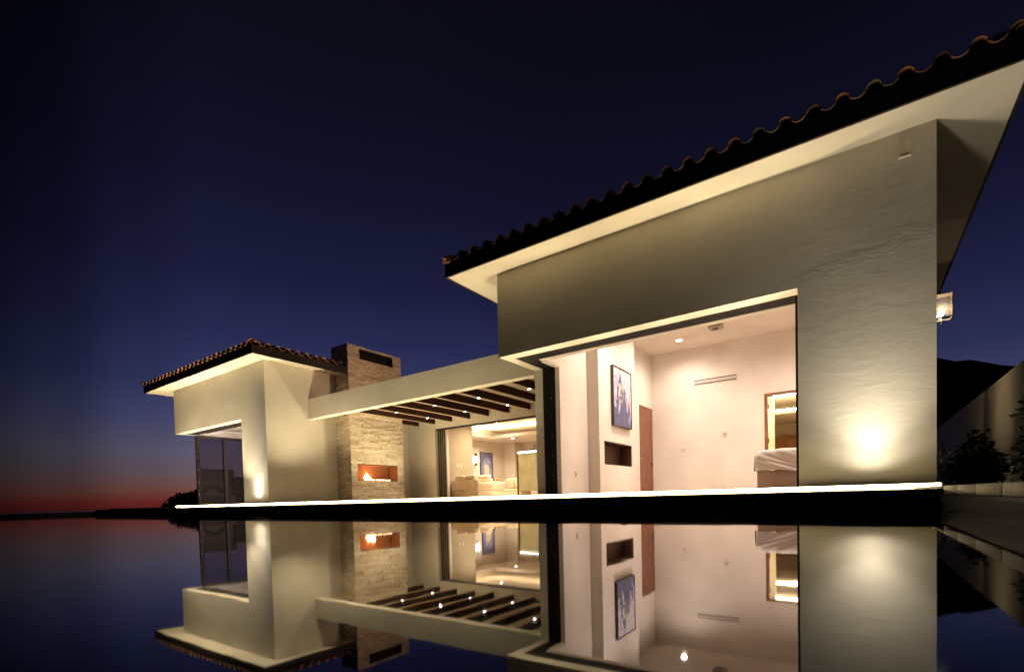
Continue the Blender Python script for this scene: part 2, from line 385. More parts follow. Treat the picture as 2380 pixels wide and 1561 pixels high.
def roof(parent, x0, x1, y0, y1, z, slope, pitch, skip=None):
    """hip roof over the rectangle; z = level of the deck at the eave"""
    rnd = random.Random(int(x1*100))
    hd = min(x1-x0, y1-y0)/2; zr = z+hd*slope
    base = MB()
    if (y1-y0) >= (x1-x0): r1, r2 = (x0+hd, y0+hd, zr), (x0+hd, y1-hd, zr)
    else: r1, r2 = (x0+hd, y0+hd, zr), (x1-hd, y0+hd, zr)
    a, b, c, d = (x0, y0, z), (x1, y0, z), (x1, y1, z), (x0, y1, z)
    if (y1-y0) >= (x1-x0): base.add([a, b, c, d, r1, r2], [(0, 1, 4), (1, 2, 5, 4), (2, 3, 5), (3, 0, 4, 5), (3, 2, 1, 0)])
    else: base.add([a, b, c, d, r1, r2], [(0, 1, 5, 4), (1, 2, 5), (2, 3, 4, 5), (3, 0, 4), (3, 2, 1, 0)])
    base.build('roof_deck', M['fascia'], parent)
    mb = MB(); cs = math.cos(math.atan(slope)); rowh = .30
    sides = [((x0, y0), (1, 0), (0, 1), x1-x0), ((x1, y0), (0, 1), (-1, 0), y1-y0), ((x1, y1), (-1, 0), (0, -1), x1-x0), ((x0, y1), (0, -1), (1, 0), y1-y0)]
    for (ox, oy), sd, td, Ln in sides:
        s3 = Vector((sd[0], sd[1], 0)); t3 = Vector((td[0]*cs, td[1]*cs, slope*cs))
        ncol = round(Ln/pitch); pp = Ln/ncol
        for k in range(ncol*2+1):
            s = k*pp/2; cover = k % 2 == 1
            row = 0
            while True:
                t = row*rowh - .04
                if t+.12 > min(s, Ln-s)+.12 or t > hd: break
                if min(s, Ln-s) < .1: break
                qx, qy = ox+sd[0]*s+td[0]*t, oy+sd[1]*s+td[1]*t
                if skip and skip[0] < qx < skip[1] and skip[2] < qy < skip[3]: row += 1; continue
                jit = rnd.uniform(-.008, .008)
                o = Vector((ox, oy, z)) + Vector((sd[0]*s+td[0]*t, sd[1]*s+td[1]*t, t*slope)) + Vector((0, 0, .052 if not cover else .064))
                o += Vector((0, 0, .010))
                ln = .36 if t+.36 < min(s, Ln-s)+.2 else .22
                tile_piece(mb, o+s3*jit, s3, t3, None, ln, .083 if not cover else .078, .072, not cover, .013, rnd.random(), 7 if row < 2 else 5)
                row += 1
    # hip caps
    for (cx_, cy_, dx, dy) in ((x0, y0, 1, 1), (x1, y0, -1, 1), (x1, y1, -1, -1), (x0, y1, 1, -1)):
        dv = Vector((dx, dy, slope)).normalized(); sv = Vector((-dy, dx, 0)).normalized()
        q = 0
        while q*.33 < hd*math.sqrt(2):
            o = Vector((cx_, cy_, z+.075)) + dv*(q*.33-.03)
            tile_piece(mb, o, sv, dv, None, .40, .105, .088, False, .015, rnd.random()); q += 1
    mb.build('roof_tiles', M['tile'], parent)
def soffit_ring(parent, wx0, wx1, wy0, wy1, wz, o, ez, ftop, name_s='soffit'):
    ex0, ex1, ey0, ey1 = wx0-o, wx1+o, wy0-o, wy1+o
    i, e = [(wx0, wy0, wz), (wx1, wy0, wz), (wx1, wy1, wz), (wx0, wy1, wz)], [(ex0, ey0, ez), (ex1, ey0, ez), (ex1, ey1, ez), (ex0, ey1, ez)]
    mb = MB().add(i+e, [(4+k, (k+1) % 4+4, (k+1) % 4, k) for k in range(4)])
    mb.build('soffit', M['soffit'], parent)
    t = .035
    boxes((ex0-t, ex1+t, ey0-t, ey0, ez-.004, ftop), (ex0-t, ex1+t, ey1, ey1+t, ez-.004, ftop), (ex0-t, ex0, ey0, ey1, ez-.004, ftop), (ex1, ex1+t, ey0, ey1, ez-.004, ftop)).build('fascia', M['fascia'], parent)
    return ex0-t, ex1+t, ey0-t, ey1+t

# ================================================================ BEDROOM WING (right)
XL, XR, Y1, ZL = -5.57, .755, 7.60, 2.85
YB = 15.32; WT = 4.40
bed_w = thing('bedroom_wing', 'large right house block with uplit stucco column and open corner onto a pale bedroom', 'house', (-2.4, 11.5, FL))
P_ = bed_w
mb = MB()
mb.box(XL, XR, Y1, Y1+.26, ZL, WT+.03)                    # facade above the opening
mb.box(-.645, XR, Y1, Y1+.55, -.5, ZL)                # right column (front)
mb.box(XL, XL+.19, Y1+.26, 8.87, ZL, WT+.03)              # left side above opening
mb.box(XL, XL+.19, 8.87, YB+1.0, -.5, WT+.03)             # left side wall outer skin
mb.box(XR-.22, XR, Y1+.55, YB+1.0, -.5, WT+.03)           # right side wall
mb.box(XR-.22, XR, Y1+.26, Y1+.55, ZL, WT+.03)
mb.box(XL+.19, -2.45, YB+1.0, YB+1.2, -.5, WT+.03); mb.box(-2.45, XR-.22, YB+1.0, YB+1.2, 3.5, WT+.03)       # rear
mb.build('wall', M['stucco_joint'], P_)
mb = boxes((XL+.5, XR-.22, 8.21, 8.35, ZL, 4.522), (-5.06, -4.98, 8.87, 10.12, FL-.05, 4.522), (-5.06, -4.98, 8.352, 8.87, ZL, 4.522),
           (-5.05, -4.70, 10.12, 12.29, FL-.05, .898), (-5.05, -4.70, 10.12, 12.29, 1.436, 4.522), (-5.05, -4.70, 10.12, 10.37, .898, 1.436), (-5.05, -4.70, 12.05, 12.29, .898, 1.436),
           (-5.375, -5.30, 12.30, YB, FL-.05, 4.522), (-5.30, -4.71, 12.2, 12.288, FL-.05, 4.522),
           (-5.30, -2.09, YB, YB+.14, FL-.05, 4.522), (-2.09, -.95, YB, YB+.14, 2.87, 4.522), (-.95, XR-.30, YB, YB+.14, FL-.05, 4.522),
           (XR-.30, XR-.225, 8.352, YB, FL-.05, 4.522))
# recess wall is pushed back to x=-5.375..-5.30
mb.build('interior_wall', M['white'], P_)
boxes((XL+.195, XR-.225, 8.352, YB+.14, 4.522, 4.60)).build('ceiling', M['white'], P_)
boxes((-5.38, XR-.22, 8.2, YB+5, FL-.06, FL+.012)).build('floor', M['floor'], P_)
# niche lining
boxes((-5.049, -5.03, 10.372, 12.048, .90, 1.434), (-5.03, -4.72, 10.372, 12.048, .90, .915), (-5.03, -4.72, 10.372, 12.048, 1.42, 1.434), (-5.03, -4.72, 10.372, 10.385, .915, 1.42), (-5.03, -4.72, 12.035, 12.048, .915, 1.42)).build('wall_niche', M['niche'], P_)
# lintel inner underside strips: plaster, tracks, plaster
mb = MB()
for k in range(5):
    y = Y1+.275+k*.065
    mb.box(XL+.19+.07*k, -.66, y, y+.045, ZL+.0, ZL+.05); mb.box(XL+.205+.065*k, XL+.25+.065*k, y+.045, 8.86, ZL+.0, ZL+.05)
mb.box(XL+.192, -.66, Y1+.262, 8.208, ZL+.05, ZL+.09); mb.box(XL+.192, -5.07, 8.208, 8.868, ZL+.05, ZL+.09)
mb.build('door_track', M['black'], P_)
boxes((-5.08, -4.985, 8.352, 8.865, ZL-.02, ZL-.002), (-5.08, -4.985, 8.868, 8.90, FL, ZL-.02)).build('door_reveal', M['white'], P_)
dp = MB()
for k in range(4): dp.box(XL+.205+.075*k, XL+.265+.075*k, 8.86, 10.9, FL-.1, ZL-.005)
dp = dp.build('door_panel', M['black'], P_)
for z in (.62, 1.02, 1.42, 1.83, 2.2): boxes((-5.182, -5.170, 8.852, 8.859, z, z+.035)).build('door_pull', M['grey'], dp)
boxes((-.655, -.647, Y1+.265, 8.2, FL, ZL-.002), (-.70, -.655, Y1+.30, Y1+.36, FL, ZL-.002)).build('window_frame', M['black'], P_)
boxes((.405, .525, Y1-.008, Y1-.0005, 4.08, 4.26), (.405, .525, Y1-.030, Y1-.008, 4.08, 4.095), (.43, .50, Y1-.016, Y1-.008, 4.12, 4.15)).build('wall_plate', M['soffit'], P_)
# bedroom doors
df = boxes((-5.299, -5.285, 14.20, 15.295, FL, 2.83), (-5.299, -5.275, 14.20, 15.30, 2.83, 2.86)).build('door', M['wood_door'], P_)
h = MB().tube([(-5.285, 15.12, 1.14), (-5.23, 15.12, 1.14)], .014).tube([(-5.23, 15.13, 1.14), (-5.23, 15.02, 1.14)], .011).box(-5.285, -5.278, 15.09, 15.15, 1.06, 1.21)
h.build('handle', M['metal'], df)
boxes((-2.12, -2.05, YB-.02, YB+.16, FL, 2.90), (-2.05, -.95, YB-.02, YB+.16, 2.84, 2.90)).build('door_frame', M['wood_door'], P_)
for z in (2.5, 1.55): boxes((-2.045, -2.03, YB+.10, YB+.15, z, z+.12)).build('hinge', M['metal'], P_)
# hall behind the bedroom door
boxes((-2.32, -2.22, YB+.3, 18.2, FL, 3.4), (-3.5, .3, 21.4, 21.5, FL, 4.0), (.2, .3, YB+.3, 21.4, FL, 4.0)).build('hall_wall', M['cream'], P_)
boxes((-3.4, .3, YB+.16, 18.0, 3.3, 3.4), (-3.4, .3, 18.6, 21.4, 2.76, 2.86), (-3.4, .3, 18.0, 21.4, 3.4, 3.5), (-3.4, -3.3, 18.2, 21.4, FL, 3.4)).build('hall_ceiling', M['cream'], P_)
boxes((-3.2, .2, 18.62, 18.68, 2.87, 2.90), (-3.2, .2, 18.02, 18.06, 3.28, 3.30)).build('hall_cove_strip', M['cove'], P_)
cb = boxes((-2.9, .1, 20.9, 21.3, FL, 2.22)).build('cabinet', M['wood_cab'], P_)
for x in (-2.25, -1.60): boxes((x, x+.05, 20.885, 20.9, 1.0, 2.15)).build('cabinet_trim', M['wood_door'], cb)
# roof
ex = soffit_ring(P_, XL, XR, Y1, YB+1.2, WT, .65, 4.30, 4.535)
roof(P_, ex[0], ex[1], ex[2], ex[3], 4.535, .19, .29)

# ================================================================ FAR WING (left)
X3L, X3R, Y3, Z3 = -19.92, -13.83, 7.53, 4.315
far = thing('corner_pavilion', 'small far left house block with hipped tile roof and a glazed corner facing the sunset', 'house', (-16.9, 11, FL))
P_ = far
mb = MB()
mb.box(X3L, X3R, Y3, Y3+.25, 2.78, Z3+.03); mb.box(-15.22, X3R, Y3, Y3+.5, -.5, 2.78)
mb.box(X3L, X3L+.22, Y3+.25, 14.5, 2.78, Z3+.03); mb.box(X3R-.25, X3R, Y3+.5, 14.5, -.5, Z3+.03); mb.box(X3R-.25, X3R, Y3+.25, Y3+.5, 2.78, Z3+.03)
mb.box(X3L+.22, X3R-.25, 14.25, 14.5, -.5, Z3+.03)
mb.build('wall', M['stucco'], P_)
boxes((X3L+.22, X3R-.25, Y3+.62, 14.2, 3.0, 3.08), (-19.4, X3R-.26, 14.1, 14.2, FL, 3.0), (X3R-.32, X3R-.26, Y3+.63, 14.1, FL, 3.0)).build('ceiling', M['white'], P_)
boxes((-19.5, X3R-.26, Y3+.5, 14.2, FL-.05, FL+.01)).build('floor', M['floor'], P_)
boxes((X3L+.22, -15.23, Y3+.27, Y3+.60, 2.785, 2.86)).build('door_track', M['black'], P_)
fr = MB().box(-19.55, -19.45, 8.00, 8.10, FL, 2.72).box(-19.55, -19.45, 8.10, 14.2, 2.66, 2.75).box(-19.55, -19.45, 8.93, 9.04, FL, 2.66).box(-19.55, -19.45, 11.0, 11.1, FL, 2.66).box(-19.55, -19.45, 8.10, 14.2, FL-.02, FL+.05)
fr = fr.build('window_frame', M['bronze'], P_)
for a_, b_ in ((8.10, 8.93), (9.04, 11.0), (11.1, 14.2)):
    boxes((-19.505, -19.495, a_, b_, FL+.05, 2.66)).build('pane', M['glass'], fr)
for z in (.58, 1.02, 1.48, 1.93): boxes((-19.448, -19.44, 8.02, 8.035, z, z+.07)).build('door_pull', M['plate'], fr)
boxes((-19.1, -15.4, 8.20, 8.24, 2.84, 2.86)).build('ceiling_glow_strip', M['fill_glow'], P_)  # added unseen emitter that brightens the pavilion ceiling
boxes((-19.15, -15.3, 8.14, 8.26, 2.80, 2.835)).build('fill_shelf', M['black'], P_)  # added black shelf that hides the emitter from below
boxes((X3L+.23, X3L+.37, 8.15, 14.2, 2.76, 3.0)).build('interior_beam', M['white'], P_)
ex = soffit_ring(P_, X3L, X3R, Y3, 14.5, Z3, .64, 4.228, 4.45)
roof(P_, ex[0], ex[1], ex[2], ex[3], 4.45, .22, .29, (-14.2, -12.8, 9.72, 12.15))

# ================================================================ STONE CHIMNEY
chim = thing('stone_fireplace', 'tall stacked stone chimney with a burning slot fireplace between the stucco houses', 'fireplace', (-13.5, 11, FL))
CX0, CX1, CY0, CY1, CZ = -13.96, -13.14, 9.87, 12.05, 5.18
FB = (10.09, 11.76, .893, 1.395); SL = (10.30, 11.70, 4.785, 5.09)
mb = MB()
mb.box(CX0, CX1, CY0, CY1, -.5, FB[2]); mb.box(CX0, CX1, CY0, FB[0], FB[2], FB[3]); mb.box(CX0, CX1, FB[1], CY1, FB[2], FB[3])
mb.box(CX0, CX1, CY0, CY1, FB[3], SL[2]); mb.box(CX0, CX1, CY0, SL[0], SL[2], SL[3]); mb.box(CX0, CX1, SL[1], CY1, SL[2], SL[3]); mb.box(CX0, CX1, CY0, CY1, SL[3], CZ)
mb.build('chimney_core', M['dark'], chim)
st = MB(); rnd = random.Random(3)
def clad(fixed, axis, u0, u1, z0, z1, holes, outward):
    z = z0
    while z < z1-.01:
        hgt = min(rnd.choice((.045, .055, .065, .075)), z1-z); u = u0
        if z1-z-hgt < .02: hgt = z1-z
        while u < u1-.01:
            ln = min(rnd.uniform(.14, .5), u1-u)
            if u1-u-ln < .07: ln = u1-u
            segs = [(u, u+ln)]
            for (a, b, c, d) in holes:
                if z+hgt > c+.012 and z < d-.012:
                    ns = []
                    for s, e in segs:
                        if e <= a or s >= b: ns.append((s, e))
                        else:
                            if s < a: ns.append((s, a))
                            if e > b: ns.append((b, e))
                    segs = ns
            for s, e in segs:
                if e-s < .02: continue
                dp_ = rnd.uniform(.006, .034); cc = rnd.random()
                zz0, zz1 = z+.001, z+hgt-.002
                if axis == 'x': st.box(fixed, fixed+dp_, s+.0015, e-.0015, zz0, zz1, 0, cc)
                else: st.box(s+.0015, e-.0015, fixed-dp_, fixed, zz0, zz1, 0, cc)
            u += ln
        z += hgt
clad(CX1, 'x', CY0-.02, CY1+.0, FL, CZ+.02, [FB, SL], 1)
clad(CY0, 'y', CX0, CX1, FL, CZ+.02, [], -1)
st.build('stone_cladding', M['stone'], chim)
fbm = MB()
d0, d1 = CX1-.42, CX1-.002
fbm.quad((d0, FB[0]+.02, FB[2]), (d0, FB[1]-.02, FB[2]), (d0, FB[1]-.02, FB[3]), (d0, FB[0]+.02, FB[3]))
fbm.quad((d0, FB[0]+.003, FB[2]), (d1, FB[0]+.003, FB[2]), (d1, FB[0]+.003, FB[3]), (d0, FB[0]+.003, FB[3]))
fbm.quad((d0, FB[1]-.003, FB[2]), (d0, FB[1]-.003, FB[3]), (d1, FB[1]-.003, FB[3]), (d1, FB[1]-.003, FB[2]))
fbm.quad((d0, FB[0], FB[2]+.004), (d1, FB[0], FB[2]+.004), (d1, FB[1], FB[2]+.004), (d0, FB[1], FB[2]+.004))
fbm.quad((d0, FB[0], FB[3]-.004), (d0, FB[1], FB[3]-.004), (d1, FB[1], FB[3]-.004), (d1, FB[0], FB[3]-.004))
fbm.build('firebox', M['firebrick'], chim)
boxes((CX0+.02, CX1-.3, SL[0], SL[1], SL[2]+.002, SL[3]-.002)).build('chimney_flue', M['dark'], chim)
boxes((CX1, CX1+.012, FB[0]-.012, FB[0], FB[2]-.012, FB[3]+.012), (CX1, CX1+.012, FB[1], FB[1]+.012, FB[2]-.012, FB[3]+.012), (CX1, CX1+.012, FB[0], FB[1], FB[3], FB[3]+.012), (CX1, CX1+.012, FB[0], FB[1], FB[2]-.012, FB[2])).build('firebox_trim', M['brass'], chim)
fire = thing('fire', 'small bright orange flames burning at the left end of the fireplace slot', 'fire', (CX1-.2, 10.7, FB[2]))
def flame(mb, x, y, z, h, r, lean, mi):
    pts = []; rs = []
    for k in range(8):
        t = k/7; pts.append((x+lean[0]*t*t+.012*math.sin(5*t), y+lean[1]*t*t+.02*math.sin(6*t+x*9), z+h*t)); rs.append(max(.002, r*(math.sin(math.pi*min(1, .22+.80*t))**.8)*(1-.25*t)))
    mb.tube(pts, rs, 8, mi)
f1 = MB(); f2 = MB()
for (dy, h_, r_) in ((-.10, .13, .035), (-.05, .22, .045), (0, .26, .055), (.05, .20, .05), (.10, .13, .045), (.15, .08, .035), (.22, .05, .025)):
    f1 = MB(); flame(f1, CX1-.2+random.uniform(-.02, .02), 10.64+dy, FB[2]+.005, h_, r_, (0, random.uniform(-.03, .03)), 0); f1.build('flame', M['flame'], fire)
for (dy, h_, r_) in ((-.03, .34, .02), (.06, .31, .018), (-.1, .22, .014), (.13, .18, .014)):
    f2 = MB(); flame(f2, CX1-.23, 10.64+dy, FB[2]+.05, h_, r_, (0, random.uniform(-.05, .05)), 0); f2.build('flame_tip', M['flame_tip'], fire)
for k in range(9): MB().lathe(CX1-.12, 10.85+.085*k+random.uniform(-.02, .02), [(.001, FB[2]+.005), (.022, FB[2]+.01), (.02, FB[2]+.03+random.random()*.02), (.001, FB[2]+.05)], 7).build('ember', M['flame'], fire)

lamp('POINT', 'fire_light', (CX1-.16, 10.75, FB[2]+.16), 14, (1, .42, .14), fire, shadow_soft_size=.08)

# ================================================================ LIVING ROOM WING
liv = thing('living_room_wing', 'recessed rear house block behind the pergola with a wide opening to a cream living room', 'house', (-10, 16, FL))
P_ = liv
WY = 13.0; OX0 = -12.48
mb = boxes((X3R, OX0, WY, WY+.25, FL, 3.6), (OX0, -5.58, WY, WY+.25, 2.76, 3.6), (-15.8, X3R, WY+1.6, WY+1.8, FL, 3.6), (-15.8, -15.6, 14.8, 20.2, FL, 3.6), (-15.6, XL, 20.0, 20.2, FL, 3.6), (X3R-.005, X3R+.001, CY1+.03, WY, FL, 3.13))
mb.build('wall', M['stucco'], P_)
boxes((-14.0, -12.30, 13.38, 14.89, FL, 3.05)).build('partition_wall', M['olive'], P_)
boxes((-14.1, -14.0, 14.89, 19.3, FL, 3.4), (-14.1, -13.35, 19.3, 19.4, FL, 3.4), (-13.45, -13.35, 19.4, 19.9, FL, 3.4), (-13.35, -5.6, 19.85, 19.95, FL, 3.4), (OX0+.02, OX0+.32, 13.255, 13.378, FL, 3.0)).build('interior_wall', M['cream'], P_)
boxes((-14.0, -13.2, 13.26, 19.3, 2.85, 2.93), (-13.2, -5.6, 17.35, 19.9, 2.85, 2.93), (-14.0, -5.6, 13.26, 19.9, 3.32, 3.38), (-13.2, -5.6, 13.26, 13.8, 2.85, 2.93)).build('ceiling', M['cream'], P_)
boxes((-13.25, -13.2, 13.8, 17.35, 2.93, 2.985), (-13.2, -5.6, 17.35, 17.40, 2.93, 2.985)).build('cove_lip', M['cream'], P_)
boxes((-13.44, -13.38, 13.9, 17.56, 2.935, 2.955), (-13.38, -5.8, 17.50, 17.56, 2.935, 2.955)).build('ceiling_glow_strip', M['cove'], P_)
boxes((-14.1, -5.6, 13.0, 19.9, FL-.02, FL+.012)).build('floor', M['floor'], P_)
boxes((-14.1, -5.58, 13.0, 20.0, 3.5, 3.58)).build('roof_slab', M['dark'], P_)
fm = MB().box(OX0+.005, -5.6, WY+.06, WY+.18, 2.70, 2.755)
fm.build('window_frame', M['bronze'], P_)
fm = MB()
for k in range(4): fm.box(OX0+.11+.05*k, OX0+.145+.05*k, WY+.03+.05*k, WY+.07+.05*k, FL, 2.70)
fm.build('door_panel', M['bronze'], P_)
boxes((-9.2, -5.7, 18.3, 18.33, 3.315, 3.322)).build('ceiling_slot', M['grey'], P_)

# ================================================================ PERGOLA
perg = thing('pergola', 'courtyard pergola of dark wood rafters behind a long cream stucco beam', 'pergola', (-9.7, 11, 2.8))
boxes((X3R, XL, 8.87, 9.10, 2.774, 3.385)).build('beam', M['stucco'], perg)
boxes((X3R, XL, 9.10, WY, 3.14, 3.26)).build('ceiling', M['soffit'], perg)
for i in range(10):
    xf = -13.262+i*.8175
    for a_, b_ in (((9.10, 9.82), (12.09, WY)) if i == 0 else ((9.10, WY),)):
        boxes((xf-.11, xf, a_, b_, 2.934, 3.139), (xf-.108, xf-.002, a_, b_, 2.93, 2.9335, 1)).build('rafter', [M['rafter'], M['rafter_under_lit']], perg)

# ---------------------------------------------------------------- downlights
def downlight(name, label, x, y, z, r, energy, color, group, spot=R(160), blend=1.0):
    t = thing(name, label, 'ceiling light', (x, y, z), group)
    MB().lathe(x, y, [(r*1.5, z-.002), (r*1.5, z-.010), (r*1.1, z-.012), (r*1.02, z-.002)], 20).build('trim_ring', M['plate'], t)
    MB().lathe(x, y, [(r, z-.004), (r*.5, z-.008), (.0001, z-.009)], 20).build('lens', M['spotface'], t)
    if energy: lamp('SPOT', 'light', (x, y, z-.03), energy, color, t, spot_size=spot, spot_blend=blend, shadow_soft_size=r)
    return t
names = ['nearest the chimney in the front row', 'second from the chimney in the front row', 'third from the chimney in the front row', 'beside the bedroom wing in the front row']
namesb = ['nearest the chimney in the back row', 'second from the chimney in the back row', 'third from the chimney in the back row', None]
for i, x in enumerate((-11.682, -10.047, -8.412, -6.777)):
    downlight('pergola_downlight', 'bright round ceiling light under a pergola rafter, '+names[i], x, 10.50, 2.93, .04, (150, 170, 190, 190)[i], (1, .80, .52), 'downlights under the pergola rafters', R(85))
    if namesb[i]: downlight('pergola_downlight', 'bright round ceiling light under a pergola rafter, '+namesb[i], x, 11.84, 2.93, .036, 80, (1, .80, .52), 'downlights under the pergola rafters', R(80))
downlight('ceiling_downlight', 'glowing round light recessed in the pale bedroom ceiling', -4.12, 14.26, 4.522, .075, 300, ROOMC, None)
downlight('ceiling_downlight', 'small round light in the cream living room ceiling below the glowing cove', -12.46, 17.88, 2.85, .06, 150, (1, .8, .5), None)
# other lamps of the rooms (their ceilings are hidden by the lintels from here)
for (x, y, z, e, c) in ((-3.6, 10.2, 4.522, 430, ROOMC), (-1.4, 10.2, 4.522, 430, ROOMC), (-1.4, 13.4, 4.522, 380, ROOMC), (-3.6, 12.2, 4.522, 320, ROOMC), (-9.5, 15.5, 3.32, 800, (1, .85, .70)), (-11.2, 14.6, 3.32, 500, (1, .85, .70)), (-12.2, 16.4, 3.32, 600, (1, .85, .70)),
                        (-17, 10.2, 3.0, 480, (1, .88, .84)), (-1.2, 16.9, 3.3, 330, (1, .78, .45))):
    downlight('ceiling_downlight', 'recessed downlight out of sight above the room opening', x, y, z, .06, e, c, 'hidden room downlights')

# ================================================================ LED line + uplights
led = thing('led_light_strip', 'long glowing warm white light strip along the terrace edge at the foot of the houses', 'light strip', (-9, 7.2, .2))
boxes((-19.22, .742, 7.185, 7.212, .176, .218)).build('light_strip', M['led'], led)
def uplight(x, y, e, label, tilt, size=R(70)):
    FL = .158 if y < 7.19 else .221
    t = thing('uplight', label, 'ground light', (x, y, FL), 'added unseen flush lights' if 'flush' in label else None)
    MB().lathe(x, y, [(.055, FL+.001), (.06, FL+.012), (.045, FL+.014), (.045, FL+.004), (.0001, FL+.004)], 20).build('trim_ring', M['metal'], t)
    MB().lathe(x, y, [(.044, FL+.0065), (.0001, FL+.0065)], 20).build('lens', M['bulb'], t)
    lamp('SPOT', 'light', (x, y, FL+.03), e, EAVE if 'flush' in label else (1, .88, .70), t, rot=(R(180)+tilt, 0, 0), spot_size=size, spot_blend=1.0, shadow_soft_size=.03)
    return t
for (x, e, e2, e3, lb) in ((.13, 85, 46, 165, 'in-ground uplight at the foot of the big right stucco column'), (-14.35, 85, 42, 165, 'in-ground uplight at the foot of the far left stucco column')):
    t = uplight(x, 7.25, e2, lb, 0, R(146))
    lamp('SPOT', 'beam_light', (x, 7.26, .24), e3, (1, .88, .70), t, rot=(R(180-1), 0, 0), spot_size=R(93), spot_blend=1.0, shadow_soft_size=.10)
    lamp('SPOT', 'added_flood', (x, 6.42, .18), e, (1, .88, .70), t, rot=(R(180-15), 0, 0), spot_size=R(104), spot_blend=1.0, shadow_soft_size=.08)  # added wash for the upper column, set ahead of the fixture
for x in (-5.1, -4.0, -2.9, -1.8, -.95):
    uplight(x, 7.69, 300, 'flush in-ground light set in the stone threshold of the open bedroom', R(7), R(50))  # added lamps standing in for room light bouncing up to the soffit
for x, e in ((-14.9, 330), (-15.9, 640), (-17.1, 640), (-18.2, 640), (-19.3, 640)):
    uplight(x, 6.90, e, 'flush in-ground eave light set in the pool ledge before the far wall', R(-4), R(76))  # added lamps that wash the far wall and its eave
for x, y, e, sz in ((-12.4, 8.1, 620, R(115)), (-10.4, 8.0, 330, R(100)), (-8.2, 8.0, 430, R(100)), (-6.3, 8.0, 200, R(90)), (-11.6, 10.8, 460, R(155))):
    uplight(x, y, e, 'flush in-ground light set in the courtyard stone near the long beam', 0, sz)  # added fill for stone, beam and rafters, in place of floor bounce
t = thing('added_chimney_light', 'added unseen spotlight on the pergola roof aimed at the chimney top', 'spotlight', (-10.2, 10.6, 3.26), None)  # added to light the chimney top, no such fitting known
MB().lathe(-10.2, 10.6, [(.05, 3.261), (.05, 3.33), (.04, 3.34), (.001, 3.335)], 16).build('housing', M['metal'], t)
lamp('SPOT', 'light', (-10.2, 10.6, 3.36), 180, (1, .62, .36), t, rot=(0, R(180-68), R(0)), spot_size=R(90), spot_blend=.8, shadow_soft_size=.03)
# ================================================================ bedroom things
def frame_art(name, label, x, y0, y1, z0, z1, canvas, fmat, depth=.07):
    t = thing(name, label, 'painting', (x, (y0+y1)/2, (z0+z1)/2))
    boxes((x+.002, x+depth, y0, y0+.018, z0, z1), (x+.002, x+depth, y1-.018, y1, z0, z1), (x+.002, x+depth, y0+.018, y1-.018, z0, z0+.018), (x+.002, x+depth, y0+.018, y1-.018, z1-.018, z1)).build('frame', fmat, t)
    boxes((x+.01, x+depth-.015, y0+.018, y1-.018, z0+.018, z1-.018)).build('canvas', canvas, t)
frame_art('framed_painting', 'tall blue and white abstract splash painting in a dark frame on the bedroom wall', -4.70, 10.78, 11.89, 1.822, 3.214, M['art1'], M['bronze'], .075)
frame_art('framed_painting', 'blue arched brushstroke painting on the living room wall beside the sconce', -14.0, 17.43, 18.34, .98, 2.335, M['art2'], M['bronze'], .05)

t = thing('air_vent', 'long double slot air vent high on the bedroom back wall', 'air vent', (-3.4, YB, 3.5))
boxes((-4.0, -2.82, YB-.012, YB-.001, 3.42, 3.56)).build('vent_plate', M['plate'], t)
boxes((-3.99, -2.83, YB-.018, YB-.0125, 3.535, 3.555), (-3.99, -2.83, YB-.018, YB-.0125, 3.43, 3.45)).build('vent_slot', M['metal'], t)
t = thing('thermostat', 'small thermostat with dark dot on the bedroom back wall', 'thermostat', (-3.16, YB, 1.89))
boxes((-3.22, -3.10, YB-.02, YB-.001, 1.82, 1.95)).build('housing', M['plate'], t)
boxes((-3.185, -3.13, YB-.026, YB-.0205, 1.87, 1.905)).build('display', M['grey'], t)
t = thing('wall_outlet', 'flat white switch plate low on the bedroom back wall left of the thermostat', 'wall plate', (-4.35, YB, 1.52))
boxes((-4.41, -4.29, YB-.010, YB-.001, 1.46, 1.58)).build('cover_plate', M['plate'], t)
boxes((-4.375, -4.325, YB-.014, YB-.0102, 1.49, 1.55)).build('rocker', M['plate'], t)
t = thing('wall_outlet', 'white outlet plate low on the wall left of the bedroom picture panel', 'wall plate', (-4.98, 9.5, .67))
boxes((-4.979, -4.97, 9.46, 9.53, .62, .72)).build('cover_plate', M['plate'], t)
boxes((-4.9699, -4.967, 9.48, 9.51, .635, .70)).build('socket', M['grey'], t)
t = thing('smoke_detector', 'grey square speaker fixed to the bedroom ceiling near the round light', 'ceiling speaker', (-2.93, 13.5, 4.5))
MB().bev(-3.12, -2.80, 13.25, 13.60, 4.37, 4.529, .03).build('housing', M['grey'], t)
MB().lathe(-2.96, 13.43, [(.08, 4.369), (.075, 4.362), (.0001, 4.361)], 20).build('grille', M['metal'], t)

